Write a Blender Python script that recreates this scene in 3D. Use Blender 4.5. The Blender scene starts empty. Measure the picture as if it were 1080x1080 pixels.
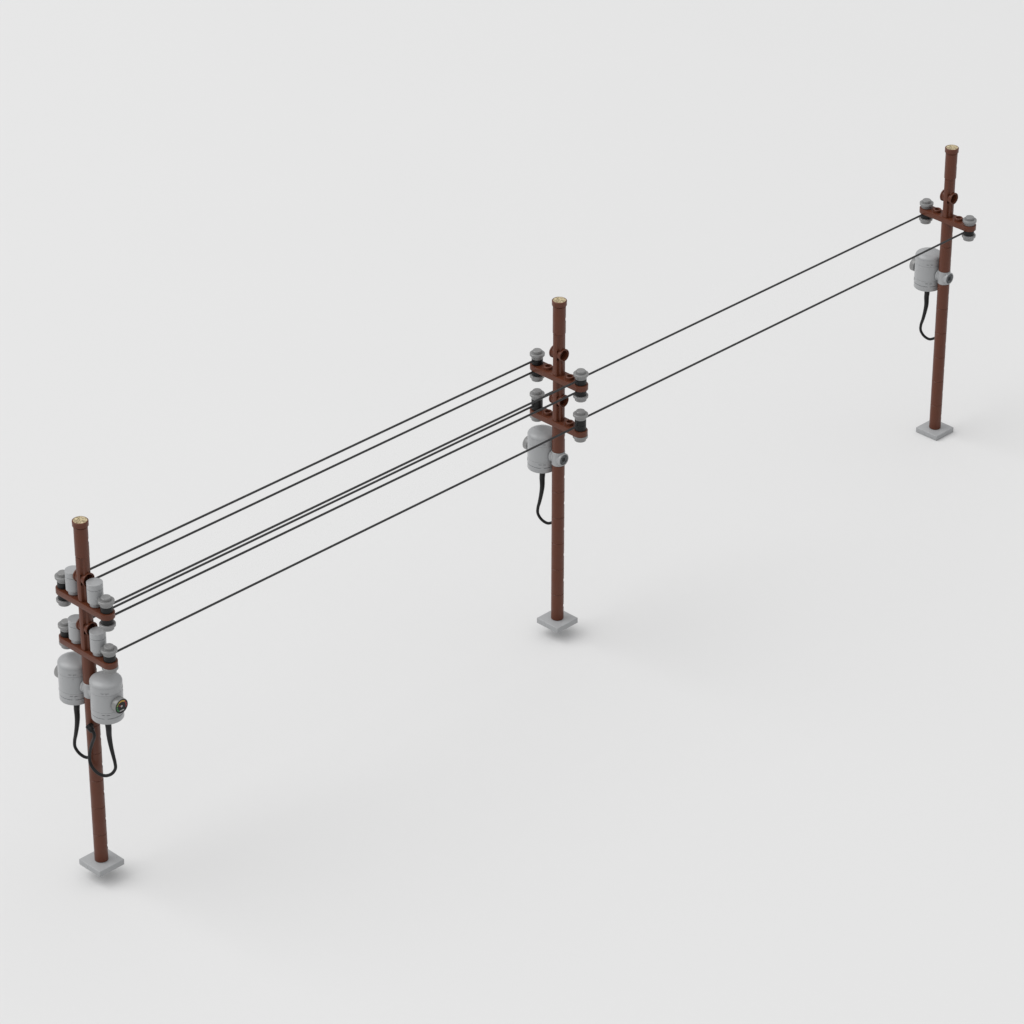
import bpy, bmesh, math
from mathutils import Vector, Matrix
S = 0.008                       # one stud pitch, metres: the whole model is toy sized
PI = math.pi
sc = bpy.context.scene
col = sc.collection
D12, D23, DZ3 = 40.183, 40.07, -0.82

# ------------------------------------------------------------------ materials
def plastic(name, base, rough=0.34, metal=0.0, spec=0.5, var=0.04, bump=0.02, scale=260):
    m = bpy.data.materials.new(name); m.use_nodes = True
    nt = m.node_tree; b = nt.nodes['Principled BSDF']
    tc = nt.nodes.new('ShaderNodeTexCoord')
    n = nt.nodes.new('ShaderNodeTexNoise'); n.inputs['Scale'].default_value = scale; n.inputs['Detail'].default_value = 3
    nt.links.new(tc.outputs['Object'], n.inputs['Vector'])
    mx = nt.nodes.new('ShaderNodeMix'); mx.data_type = 'RGBA'
    mx.inputs[6].default_value = (*[c * (1 - var) for c in base], 1)
    mx.inputs[7].default_value = (*[c * (1 + var) for c in base], 1)
    nt.links.new(n.outputs['Fac'], mx.inputs[0]); nt.links.new(mx.outputs[2], b.inputs['Base Color'])
    mr = nt.nodes.new('ShaderNodeMapRange'); mr.inputs['To Min'].default_value = rough - 0.04; mr.inputs['To Max'].default_value = rough + 0.06
    nt.links.new(n.outputs['Fac'], mr.inputs['Value']); nt.links.new(mr.outputs['Result'], b.inputs['Roughness'])
    b.inputs['Metallic'].default_value = metal
    b.inputs['Specular IOR Level'].default_value = spec
    bp = nt.nodes.new('ShaderNodeBump'); bp.inputs['Strength'].default_value = bump; bp.inputs['Distance'].default_value = 0.0001
    nt.links.new(n.outputs['Fac'], bp.inputs['Height']); nt.links.new(bp.outputs['Normal'], b.inputs['Normal'])
    return m
BROWN = plastic('reddish_brown_plastic', (0.113, 0.0335, 0.0165), spec=0.32, bump=0.0, var=0.02)
GREY = plastic('light_grey_plastic', (0.362, 0.369, 0.376), rough=0.28, bump=0.0, var=0.02)
SILVER = plastic('dull_silver_plastic', (0.25, 0.25, 0.249), rough=0.36, metal=0.2, bump=0.0)
BLACK = plastic('black_plastic', (0.007, 0.007, 0.0072), rough=0.42, spec=0.3)
DARKG = plastic('dark_grey_plastic', (0.06, 0.065, 0.07))
WIREM = plastic('black_string', (0.024, 0.024, 0.025), rough=0.6, bump=0.2, scale=900)
RED = plastic('red_print', (0.26, 0.015, 0.018)); YEL = plastic('yellow_print', (0.42, 0.25, 0.015))
GRN = plastic('green_print', (0.02, 0.17, 0.04)); LIME = plastic('lime_print', (0.28, 0.32, 0.03))
PALE = plastic('pale_print', (0.36, 0.36, 0.36))

def grain_mat():
    m = bpy.data.materials.new('sawn_wood_print'); m.use_nodes = True
    nt = m.node_tree; b = nt.nodes['Principled BSDF']; N = nt.nodes.new; Lk = nt.links.new
    tc = N('ShaderNodeTexCoord'); w = N('ShaderNodeTexNoise')
    w.inputs['Scale'].default_value = 200; w.inputs['Detail'].default_value = 1.5; w.inputs['Distortion'].default_value = 1.6
    Lk(tc.outputs['Object'], w.inputs['Vector'])
    cr = N('ShaderNodeValToRGB'); e = cr.color_ramp.elements
    e[0].position = 0.0; e[0].color = (0.60, 0.495, 0.32, 1); e[1].position = 1.0; e[1].color = (0.60, 0.495, 0.32, 1)
    for pos, c in ((0.35, (0.57, 0.465, 0.30, 1)), (0.42, (0.15, 0.11, 0.05, 1)), (0.47, (0.56, 0.47, 0.27, 1)), (0.52, (0.60, 0.495, 0.32, 1)), (0.57, (0.17, 0.125, 0.055, 1)), (0.62, (0.57, 0.465, 0.30, 1))):
        k = e.new(pos); k.color = c
    Lk(w.outputs['Fac'], cr.inputs['Fac'])
    Lk(cr.outputs['Color'], b.inputs['Base Color'])
    b.inputs['Roughness'].default_value = 0.4
    return m
GRAIN = grain_mat()

# ------------------------------------------------------------------ mesh helpers (all sizes in studs)
def mesh(name, bm, mats, smooth=35):
    bmesh.ops.recalc_face_normals(bm, faces=bm.faces[:])
    bmesh.ops.scale(bm, vec=(S, S, S), verts=bm.verts[:])
    me = bpy.data.meshes.new(name); bm.to_mesh(me); bm.free()
    for m in (mats if isinstance(mats, (list, tuple)) else [mats]): me.materials.append(m)
    for p in me.polygons: p.use_smooth = True
    me.set_sharp_from_angle(angle=math.radians(smooth))
    return me

def lathe(bm, prof, n=48, M=None, rfun=None, mat=0):
    """closed surface of revolution; prof = (r, z) from bottom to top; r = 0 closes with a pole vertex"""
    M = M or Matrix(); rings = []
    for r, z in prof:
        if r <= 1e-6: rings.append([bm.verts.new(M @ Vector((0, 0, z)))]); continue
        ring = []
        for i in range(n):
            a = 2 * PI * i / n; rr = rfun(a, z, r) if rfun else r
            ring.append(bm.verts.new(M @ Vector((rr * math.cos(a), rr * math.sin(a), z))))
        rings.append(ring)
    for A, B in zip(rings, rings[1:]):
        for i in range(n):
            j = (i + 1) % n
            vs = [A[i % len(A)], A[j % len(A)], B[j % len(B)], B[i % len(B)]]
            u = []
            for v in vs:
                if v not in u: u.append(v)
            if len(u) > 2:
                f = bm.faces.new(u); f.material_index = mat
    return rings

def tube_prof(ro, ri, z0, z1, b=0.02):
    """profile of a closed ring (pipe) - first point repeated at the end"""
    return [(ri, z0), (ro - b, z0), (ro, z0 + b), (ro, z1 - b), (ro - b, z1), (ri, z1), (ri, z0)]
def cyl_prof(r, z0, z1, b=0.02):
    return [(0, z0), (r - b, z0), (r, z0 + b), (r, z1 - b), (r - b, z1), (0, z1)]
def prism(bm, poly, z0, z1, b=0.0, mat=0):
    """extruded outline with a small chamfer on both rims"""
    n = len(poly)
    cx = sum(p[0] for p in poly) / n; cy = sum(p[1] for p in poly) / n
    def inset(p): 
        d = Vector((p[0] - cx, p[1] - cy)); L = d.length
        return (p[0] - d.x / L * b, p[1] - d.y / L * b)
    lv = [([inset(p) for p in poly], z0), (poly, z0 + b), (poly, z1 - b), ([inset(p) for p in poly], z1)] if b else [(poly, z0), (poly, z1)]
    rings = [[bm.verts.new((x, y, z)) for x, y in P] for P, z in lv]
    for A, B in zip(rings, rings[1:]):
        for i in range(n):
            j = (i + 1) % n; bm.faces.new((A[i], A[j], B[j], B[i])).material_index = mat
    bm.faces.new(rings[0][::-1]).material_index = mat; bm.faces.new(rings[-1]).material_index = mat

def sweep(bm, pts, rads, n=14, sub=6, ribs=0.0):
    P = [Vector(p) for p in pts]; C = []; R = []
    for i in range(len(P) - 1):
        p0 = P[max(i - 1, 0)]; p1 = P[i]; p2 = P[i + 1]; p3 = P[min(i + 2, len(P) - 1)]
        for k in range(sub):
            t = k / sub
            C.append(0.5 * ((2 * p1) + (p2 - p0) * t + (2 * p0 - 5 * p1 + 4 * p2 - p3) * t * t + (3 * p1 - p0 - 3 * p2 + p3) * t ** 3))
            R.append(rads[i] * (1 - t) + rads[i + 1] * t)
    C.append(P[-1]); R.append(rads[-1])
    T = [(C[min(i + 1, len(C) - 1)] - C[max(i - 1, 0)]).normalized() for i in range(len(C))]
    nrm = T[0].orthogonal().normalized(); rings = []
    for c, t, r in zip(C, T, R):
        nrm = (nrm - t * nrm.dot(t)).normalized(); bn = t.cross(nrm)
        rings.append([bm.verts.new(c + (nrm * math.cos(2 * PI * i / n) + bn * math.sin(2 * PI * i / n)) * r) for i in range(n)])
    for A, B in zip(rings, rings[1:]):
        for i in range(n):
            j = (i + 1) % n; bm.faces.new((A[i], A[j], B[j], B[i]))
    bm.faces.new(rings[0][::-1]); bm.faces.new(rings[-1])

ROTX = Matrix.Rotation(PI / 2, 4, 'Y')          # local z -> +X

# ------------------------------------------------------------------ meshes
def shaft_profile(segs):
    """stack of round two-stud sleeves: seams between them, a slit half way up each"""
    prof = []
    for z0, z1 in segs:
        m = (z0 + z1) / 2
        prof += [(0.40, z0), (0.432, z0 + 0.035)]
        if z1 - z0 > 1.5: prof += [(0.432, m - 0.16), (0.4321, m - 0.159), (0.4321, m + 0.159), (0.432, m + 0.16)]
        prof += [(0.432, z1 - 0.035), (0.40, z1)]
    return [(0, prof[0][1])] + prof + [(0, prof[-1][1])]
def slit(a, z, r):
    d = math.degrees(a) % 360
    return 0.34 if (abs(r - 0.4321) < 1e-6 and 26 < d < 67) else r
def shaft_mesh(segs):
    bm = bmesh.new(); lathe(bm, shaft_profile(segs), 60, rfun=slit)
    return mesh('pole_shaft', bm, BROWN)

def slotted_mesh():
    """3 studs tall connector, plus-shaped section, tubular eye across its middle"""
    def arc(a0, a1, r, k=5): return [(r * math.cos(math.radians(a0 + (a1 - a0) * i / k)), r * math.sin(math.radians(a0 + (a1 - a0) * i / k))) for i in range(k + 1)]
    q = [(0.36, -0.17), (0.38, -0.14), (0.38, 0.14), (0.36, 0.17), (0.23, 0.22)] + arc(66, 114, 0.432) + \
        [(-0.23, 0.22), (-0.36, 0.17), (-0.38, 0.14), (-0.38, -0.14), (-0.36, -0.17), (-0.23, -0.22)] + arc(246, 294, 0.432) + [(0.23, -0.22)]
    bm = bmesh.new()
    def bar(P, z0, z1):
        n = len(P); rr = [[bm.verts.new((x, y, z)) for x, y in P] for z in (z0, z1)]
        for i in range(n):
            j = (i + 1) % n; bm.faces.new((rr[0][i], rr[0][j], rr[1][j], rr[1][i]))
        bm.faces.new(rr[0][::-1]); bm.faces.new(rr[1])
    bar(q, 0, 1.14); bar(q, 1.86, 3)
    bar([(0.17, 0.385)] + arc(66, 114, 0.432) + [(-0.17, 0.385)], 1.141, 1.859)       # outer walls beside the eye
    bar([(-0.17, -0.385)] + arc(246, 294, 0.432) + [(0.17, -0.385)], 1.141, 1.859)
    M = Matrix.Translation((0, 0, 1.5)) @ ROTX
    body = [(0.0, -0.05), (0.33, -0.05), (0.33, -0.42), (0.385, -0.43), (0.385, -0.49), (0.395, -0.5), (0.425, -0.5), (0.445, -0.48), (0.445, -0.40), (0.425, -0.38), (0.39, -0.37),
            (0.39, 0.37), (0.425, 0.38), (0.445, 0.40), (0.445, 0.48), (0.425, 0.5), (0.395, 0.5), (0.385, 0.49), (0.385, 0.43), (0.33, 0.42), (0.33, 0.05), (0.0, 0.05)]
    lathe(bm, body, 40, M)
    return mesh('slotted_section', bm, BROWN)

def cap_mesh():
    bm = bmesh.new(); lathe(bm, [(0, 0), (0.40, 0), (0.40, 0.05), (0.475, 0.05), (0.495, 0.07), (0.495, 0.37), (0.465, 0.40), (0.435, 0.40), (0, 0.395)], 48)
    return mesh('pole_cap', bm, BROWN)
def grain_mesh():
    bm = bmesh.new(); lathe(bm, [(0, 0.397), (0.425, 0.397), (0.425, 0.406), (0, 0.406)], 40)
    return mesh('end_grain', bm, GRAIN)

def base_mesh():
    bm = bmesh.new(); r = bmesh.ops.create_cube(bm, size=1)
    bmesh.ops.scale(bm, vec=(1.985, 1.985, 0.4), verts=bm.verts[:]); bmesh.ops.translate(bm, vec=(0, 0, -0.2), verts=bm.verts[:])
    bmesh.ops.bevel(bm, geom=bm.edges[:], offset=0.035, segments=3, affect='EDGES', profile=0.5)
    return mesh('base_plate', bm, GREY, 50)

def arm_mesh():
    P = []
    for s in (0, 1):
        for i in range(17):
            a = -PI / 2 + PI * i / 16 + s * PI
            P.append(((2 if s == 0 else -2) + 0.49 * math.cos(a), 0.49 * math.sin(a)))
    bm = bmesh.new(); prism(bm, P, 0.003, 0.397, 0.025)
    return mesh('cross_arm', bm, BROWN)
def stud_mesh():
    bm = bmesh.new(); lathe(bm, [(0.0, 0.03), (0.185, 0.03), (0.185, 0.18), (0.20, 0.2), (0.275, 0.2), (0.295, 0.18), (0.295, -0.005), (0, -0.005)], 32)
    return mesh('stud', bm, BROWN)

def round_plate_mesh(with_stud):
    p = [(0, 0), (0.375, 0), (0.385, 0.01), (0.385, 0.21), (0.39, 0.22), (0.485, 0.22), (0.50, 0.235), (0.50, 0.38), (0.475, 0.40)]
    p += [(0.31, 0.40), (0.31, 0.57), (0.285, 0.60), (0, 0.60)] if with_stud else [(0, 0.40)]
    bm = bmesh.new(); lathe(bm, p, 40); return mesh('insulator_disc', bm, SILVER)
def spool_mesh(n):
    bm = bmesh.new(); p = [(0, 0)]
    for i in range(n):
        z = 0.4 * i; p += [(0.36, z + .002), (0.38, z + 0.02), (0.38, z + 0.38), (0.36, z + 0.398)]
    lathe(bm, p + [(0, 0.4 * n)], 36); return mesh('wire_spool', bm, BLACK)

def can_mesh():
    bm = bmesh.new(); lathe(bm, [(0, 0), (0.35, 0), (0.365, 0.02), (0.365, 0.275), (0.48, 0.285), (0.495, 0.305), (0.495, 1.185), (0.465, 1.20), (0, 1.2)], 44)
    return mesh('canister', bm, GREY)
def lid_mesh():
    bm = bmesh.new(); lathe(bm, [(0, 0), (0.46, 0.0), (0.495, 0.03), (0.495, 0.385), (0.48, 0.40), (0, 0.40)], 44)
    return mesh('canister_lid', bm, GREY)

def clamp_mesh():
    bm = bmesh.new(); lathe(bm, cyl_prof(0.45, 0.0, 1.0, 0.03), 44)
    M = Matrix.Translation((0, 0, 0.5)) @ ROTX
    lathe(bm, [(0, -0.5), (0.43, -0.5), (0.45, -0.48), (0.45, -0.38), (0.41, -0.34), (0.41, 0.34), (0.45, 0.38), (0.45, 0.50), (0.435, 0.52), (0.375, 0.52), (0.375, 0.40), (0, 0.40)], 44, M)
    return mesh('pole_clamp', bm, GREY)
def pin_mesh():
    bm = bmesh.new(); M = Matrix.Translation((0, 0, 0.5)) @ ROTX
    lathe(bm, [(0, 0.39), (0.37, 0.39), (0.37, 0.485), (0.35, 0.50), (0.17, 0.50), (0.15, 0.48), (0.15, 0.395), (0.0, 0.395)], 40, M)
    lathe(bm, [(0, 0.396), (0.148, 0.396), (0.148, 0.463), (0, 0.463)], 24, M, mat=1)   # black disc standing in for the shade inside the bore
    for k in range(4):                                  # slits of the pin
        a = PI / 4 + k * PI / 2
        r = bmesh.ops.create_cube(bm, size=1)['verts']
        bmesh.ops.scale(bm, vec=(0.012, 0.12, 0.05), verts=r)
        bmesh.ops.translate(bm, vec=(0.498, 0.235, 0), verts=r)
        bmesh.ops.rotate(bm, cent=(0, 0, 0), matrix=Matrix.Rotation(a, 3, 'X'), verts=r)
        bmesh.ops.translate(bm, vec=(0, 0, 0.5), verts=r)
        for v in r:
            for f in v.link_faces: f.material_index = 1
    return mesh('pin', bm, [DARKG, BLACK])

def tank_mesh():
    """transformer tank, local origin at its bottom centre, 2.55 studs to the shoulder; shallow seam broken by four ribs"""
    def rf(a, z, r):
        d = math.degrees(a) % 90
        if abs(r - 0.9601) < 1e-6: return 0.992 if abs(d - 45) < 6.5 else 0.945
        if abs(r - 0.9751) < 1e-6: return 0.992 if (abs(d - 45) < 5.0 or abs(d - 45) > 14) else 0.95
        if abs(r - 0.9851) < 1e-6: return 0.978
        return r
    b = 0.992
    p = [(0, 0.0), (0.95, 0.0), (0.975, 0.012), (b, 0.04), (b, 0.385), (0.9601, 0.392), (0.9601, 0.428), (b, 0.435),
         (b, 0.635), (0.9751, 0.64), (0.9751, 0.69), (b, 0.695), (b, 0.80), (0.9851, 0.803), (0.9851, 0.817), (b, 0.82),
         (b, 1.99), (0.9851, 1.993), (0.9851, 2.007), (b, 2.01), (b, 2.16), (0.9751, 2.165), (0.9751, 2.215), (b, 2.22), (b, 2.498), (0, 2.498)]
    bm = bmesh.new(); lathe(bm, p, 144, rfun=rf)
    # small raised hinge pads on the four ribs, above and below the plain middle band
    for k in range(4):
        a = PI / 4 + k * PI / 2
        for z, w, h in ((0.60, 0.10, 0.20), (2.14, 0.10, 0.16), (1.86, 0.13, 0.05)):
            r = bmesh.ops.create_cube(bm, size=1)['verts']
            bmesh.ops.scale(bm, vec=(0.04, w, h), verts=r)
            bmesh.ops.translate(bm, vec=(0.985, 0, z), verts=r)
            bmesh.ops.rotate(bm, cent=(0, 0, 0), matrix=Matrix.Rotation(a, 3, 'Z'), verts=r)
    return mesh('transformer', bm, GREY)
def dome_mesh():
    bm = bmesh.new()
    p = [(0, 2.50), (0.985, 2.50), (0.995, 2.51), (0.996, 2.535), (0.985, 2.58), (0.96, 2.63), (0.92, 2.68), (0.86, 2.725), (0.79, 2.765),
         (0.68, 2.81), (0.55, 2.85), (0.40, 2.885), (0.25, 2.91), (0.12, 2.922), (0, 2.926)]
    lathe(bm, p, 72); return mesh('dome_lid', bm, GREY, 40)
def gauge_mesh():
    """round dial on the +X side; local origin = centre of its rear"""
    bm = bmesh.new()
    lathe(bm, [(0, -0.12), (0.34, -0.12), (0.34, 0.0), (0.46, 0.01), (0.495, 0.04), (0.495, 0.385), (0.485, 0.40), (0.475, 0.405), (0, 0.405)], 60, ROTX, mat=0)
    x = 0.409; nseg = 60
    radii = [0.0, 0.07, 0.30, 0.40, 0.475]
    V = lambda r, a, xx=x: (xx, r * math.cos(a), r * math.sin(a))       # seen from +X: right is +Y, up is +Z
    for k in range(4):
        for i in range(nseg):
            a0, a1 = 2 * PI * i / nseg, 2 * PI * (i + 1) / nseg; d = math.degrees((a0 + a1) / 2)
            m = 1
            if k == 0: m = 6
            if k == 2:
                dd = d if d < 270 else d - 360
                tick = i % 4 == 0
                if 165 < dd <= 232: m = 2
                elif 118 < dd <= 165: m = 1 if i % 2 else 5
                elif 45 < dd <= 118: m = 3
                elif -30 < dd <= 45: m = 4
                if tick and m in (2, 4): m = 1
            r0, r1 = radii[k], radii[k + 1]
            P = [V(r1, a0), V(r1, a1), V(r0, a1), V(r0, a0)] if r0 > 0 else [V(r1, a0), V(r1, a1), (x, 0, 0)]
            bm.faces.new([bm.verts.new(q) for q in P]).material_index = m
    xx = x + 0.006
    a = math.radians(150); d = Vector((0, math.cos(a), math.sin(a))); nn = Vector((0, -d.z, d.y))
    bm.faces.new([bm.verts.new(Vector((xx, 0, 0)) + q) for q in (d * 0.07 + nn * 0.045, d * 0.26 + nn * 0.02, d * 0.26 - nn * 0.02, d * 0.07 - nn * 0.045)]).material_index = 4
    bm.faces.new([bm.verts.new((xx, y, z)) for y, z in ((-0.17, -0.32), (0.17, -0.32), (0.17, -0.25), (-0.17, -0.25))]).material_index = 6
    bmesh.ops.remove_doubles(bm, verts=bm.verts[:], dist=1e-5)
    return mesh('gauge', bm, [SILVER, BLACK, GRN, YEL, RED, LIME, PALE])

CABLE = [(1.5, 0.0, 10.3), (1.44, 0.05, 9.72), (1.53, 0.06, 9.07), (1.65, 0.09, 8.45), (1.8, 0.09, 7.92), (1.78, 0.1, 7.48), (1.55, -0.03, 7.06), (1.19, -0.23, 6.85), (0.87, -0.48, 6.97), (0.51, -0.58, 7.2), (0.26, -0.6, 7.51), (0.22, -0.6, 7.9), (0.35, -0.62, 8.46), (0.61, -0.62, 9.15), (0.83, -0.62, 9.62), (0.84, -0.61, 9.88), (0.68, -0.6, 10.03)]
PLUG = [(0.28, -0.61, 10.24), (0.68, -0.6, 10.02)]
def cable_mesh():
    bm = bmesh.new()
    pts = [(1.49, 0.0, 11.3), (1.48, 0, 10.95), (1.48, 0, 10.6)] + CABLE
    rads = [0.21, 0.205, 0.195, 0.185, 0.165, 0.14, 0.12, 0.105] + [0.10] * 30
    sweep(bm, pts, rads[:len(pts)], sub=7)
    # ribbed sleeve where it leaves the tank
    lathe(bm, [(0, 0), (0.215, 0.0), (0.225, 0.02), (0.225, 0.10), (0.21, 0.11), (0.21, 0.15), (0.225, 0.16), (0.225, 0.30), (0, 0.30)], 24, Matrix.Translation((1.49, 0, 10.93)))
    # plug against the pole
    a, b = Vector(PLUG[0]), Vector(PLUG[1]); d = b - a
    M = Matrix.Translation(a) @ d.to_track_quat('Z', 'Y').to_matrix().to_4x4(); L = d.length
    lathe(bm, [(0, 0), (0.17, 0), (0.19, 0.015), (0.19, L * .3), (0.17, L * .33), (0.17, L * .42), (0.19, L * .45), (0.19, L * .7), (0.17, L * .72), (0.17, L * .8), (0.185, L * .83), (0.17, L), (0, L)], 20, M)
    # peg from plug into the pole
    m = a + d * 0.45
    Mp = Matrix.Translation(m) @ (Vector((0, 0, m.z)) - m).to_track_quat('Z', 'Y').to_matrix().to_4x4()
    lathe(bm, cyl_prof(0.15, 0, 0.35, 0.01), 20, Mp)
    return mesh('cable', bm, BLACK)

# ------------------------------------------------------------------ objects
def link(name, me, parent, loc=(0, 0, 0), rz=0.0, label=None):
    o = bpy.data.objects.new(name, me); col.objects.link(o)
    o.location = Vector(loc) * S; o.rotation_euler = (0, 0, rz); o.parent = parent
    if label: o['label'] = label
    return o
ME = dict(slot=slotted_mesh(), cap=cap_mesh(), grain=grain_mesh(), base=base_mesh(), arm=arm_mesh(), stud=stud_mesh(),
          disc=round_plate_mesh(False), disc_top=round_plate_mesh(True), sp1=spool_mesh(1), sp2=spool_mesh(2), can=can_mesh(), lid=lid_mesh(),
          clamp=clamp_mesh(), pin=pin_mesh(), tank=tank_mesh(), dome=dome_mesh(), gauge=gauge_mesh(), cable=cable_mesh())

def insulator(root, x, z, kind, zrot=0.0):
    """z = bottom of the cross arm it sits on. kinds: both / upper / tall / lower"""
    if kind == 'both':      # a spool above the arm and one below it
        s = link('insulator', ME['sp1'], root, (x, 0, z + 0.4), zrot); link('insulator_spool', ME['sp1'], s, (0, 0, -0.8))
        link('insulator_disc', ME['disc_top'], s, (0, 0, 0.4)); link('insulator_disc', ME['disc'], s, (0, 0, -1.2))
    elif kind == 'upper':
        s = link('insulator', ME['sp1'], root, (x, 0, z + 0.4), zrot)
        link('insulator_disc', ME['disc_top'], s, (0, 0, 0.4)); link('insulator_disc', ME['disc'], s, (0, 0, -0.8))
    elif kind == 'tall':    # two spools stacked above the arm
        s = link('insulator', ME['sp2'], root, (x, 0, z + 0.4), zrot)
        link('insulator_disc', ME['disc_top'], s, (0, 0, 0.8)); link('insulator_disc', ME['disc'], s, (0, 0, -0.8))
    else:                   # spool under the arm
        s = link('insulator', ME['sp1'], root, (x, 0, z - 0.4), zrot)
        link('insulator_disc', ME['disc_top'], s, (0, 0, 0.8)); link('insulator_disc', ME['disc'], s, (0, 0, -0.4))

def arm(root, z):
    a = link('cross_arm', ME['arm'], root, (0, 0, z))
    for x in (-1, 1): link('stud', ME['stud'], a, (x, 0, 0.4))
def canister(root, x, z):
    c = link('canister', ME['can'], root, (x, 0, z + 0.4)); link('canister_lid', ME['lid'], c, (0, 0, 1.2))
def transformer(root, side):
    t = link('transformer', ME['tank'], root, (1.5 * side, 0, 11.2), 0 if side > 0 else PI)
    link('dome_lid', ME['dome'], t)
    link('gauge', ME['gauge'], t, (0.975, 0, 1.33))
    link('cable', ME['cable'], t, (-1.5, 0, -11.2))

def pole(y, z, label, top_arms, body_top, cans, sides, kinds):
    root = bpy.data.objects.new('utility_pole', None); col.objects.link(root)
    root.location = Vector((0, y, z)) * S; root.empty_display_size = 0.01
    root['label'] = label; root['category'] = 'utility pole'; root['group'] = 'brown utility poles standing in a row'
    link('base_plate', ME['base'], root)
    link('pole_shaft', shaft_mesh([(2 * i, 2 * i + 2) for i in range(6)]), root)
    c = link('pole_clamp', ME['clamp'], root, (0, 0, 12))
    if 1 not in sides: link('pin', ME['pin'], c)
    link('pole_shaft', shaft_mesh([(k, k + 2) for k in range(13, body_top, 2)]), root)
    zz = float(body_top)
    for i in range(top_arms):
        arm(root, zz)
        link('slotted_section', ME['slot'], root, (0, 0, zz + 0.4))
        for x in (-2, 2): insulator(root, x, zz, kinds[i])
        if cans:
            for x in (-1, 1): canister(root, x, zz)
        zz += 3.4
    for k in sides: transformer(root, k)
    link('pole_shaft', shaft_mesh([(zz, zz + 2)]), root)
    cp = link('pole_cap', ME['cap'], root, (0, 0, zz + 2)); link('end_grain', ME['grain'], cp)
    return root

pole(-D12, 0, 'nearest brown pole, with two transformers, grey canisters on both crossarms and two hanging cables', 2, 15, True, (1, -1), ['upper', 'both'])
pole(0, 0, 'middle brown pole, with two crossarms but only one transformer, wires on both sides', 2, 15, False, (-1,), ['tall', 'both'])
pole(D23, DZ3, 'farthest brown pole, with a single crossarm and one transformer, end of the line', 1, 17, False, (-1,), ['lower'])

def wire_mesh():
    bm = bmesh.new(); lathe(bm, [(0, 0), (0.072, 0.0), (0.072, 10), (0.072, 20), (0.072, 30), (0.072, 40), (0, 40)], 12, Matrix.Rotation(-PI / 2, 4, 'X'))
    return mesh('wire', bm, WIREM)
WM = wire_mesh()
def wire(x, y, z, span, label):
    o = bpy.data.objects.new('wire', WM); col.objects.link(o)
    o.location = Vector((x, y, z)) * S; o.scale = (1, span / 40, 1)
    o['label'] = label; o['category'] = 'wire'; o['group'] = 'thin black wires strung between the poles'
A = 18.8; B = 15.4
wire(-2, -D12, A + 0.32, D12, 'highest wire of all, from nearest to middle pole, above left end of top crossarms')
wire(-2, -D12, A - 0.49, D12, 'wire from nearest to middle pole, under the left end of the top crossarms')
wire(2, -D12, A + 0.32, D12, 'wire from nearest to middle pole, above the right end of the top crossarms')
wire(2, -D12, A - 0.49, D12, 'wire from nearest to middle pole, under the right end of the top crossarms')
wire(-2, -D12, B + 0.345, D12, 'wire from nearest to middle pole, at the left end of the lower crossarms')
wire(2, -D12, B + 0.345, D12, 'lowest wire from nearest to middle pole, at the right end of the lower crossarms')
wire(-2, 0, B + 0.715, D23, 'upper wire of the two between middle and farthest pole, to the left insulator')
wire(2, 0, B + 0.715, D23, 'lower wire of the two between middle and farthest pole, to the right insulator')

# ------------------------------------------------------------------ studio floor
def floor():
    bm = bmesh.new(); R = 3000.0; z = DZ3 - 0.402
    vs = [bm.verts.new(v) for v in ((-R, -R, z), (R, -R, z), (R, R, z), (-R, R, z))]; bm.faces.new(vs)
    me = mesh('floor', bm, plastic('white_studio_floor', (0.71, 0.71, 0.71), rough=0.75, var=0.004, bump=0.0, scale=8, spec=0.2))
    o = bpy.data.objects.new('floor', me); col.objects.link(o); o['kind'] = 'structure'; o['label'] = 'seamless pale grey studio floor'
floor()

# ------------------------------------------------------------------ light
w = bpy.data.worlds.new('World'); sc.world = w; w.use_nodes = True
bg = w.node_tree.nodes['Background']; WN = w.node_tree.nodes.new; WL = w.node_tree.links.new
tc = WN('ShaderNodeTexCoord'); sx = WN('ShaderNodeSeparateXYZ'); mr = WN('ShaderNodeMapRange')     # studio dome, brighter overhead
WL(tc.outputs['Generated'], sx.inputs[0]); WL(sx.outputs['Z'], mr.inputs['Value'])
mr.inputs['To Min'].default_value = 0.13; mr.inputs['To Max'].default_value = 1.14
WL(mr.outputs['Result'], bg.inputs['Strength']); bg.inputs['Color'].default_value = (1, 1, 1, 1)
def area(name, d, dist, size, power, target=(0, 0, 8), colr=(1, 1, 1)):
    l = bpy.data.lights.new(name, 'AREA'); l.shape = 'DISK'; l.size = size * S; l.energy = power; l.color = colr
    o = bpy.data.objects.new(name, l); col.objects.link(o)
    d = Vector(d).normalized(); t = Vector(target); o.location = (t + d * dist) * S
    o.rotation_euler = (-d).to_track_quat('-Z', 'Y').to_euler()
area('key_light', (-0.5, -0.52, 0.8), 1500, 1500, 745.0)

# ------------------------------------------------------------------ camera
cam = bpy.data.cameras.new('camera'); co = bpy.data.objects.new('camera', cam); col.objects.link(co)
co.location = Vector((159.354087, -163.724539, 140.496981)) * S
co.rotation_euler = (math.radians(90 - 30.05614698), 0, math.radians(134.99675186 - 90))
cam.sensor_width = 36; cam.lens = 36 * 4160.74409 / 1080
cam.clip_start = 0.01; cam.clip_end = 60
sc.camera = co
sc.render.engine = 'CYCLES'
sc.view_settings.view_transform = 'Standard'; sc.view_settings.look = 'None'
sc.view_settings.exposure = 0; sc.view_settings.gamma = 1; sc.view_settings.use_curve_mapping = False
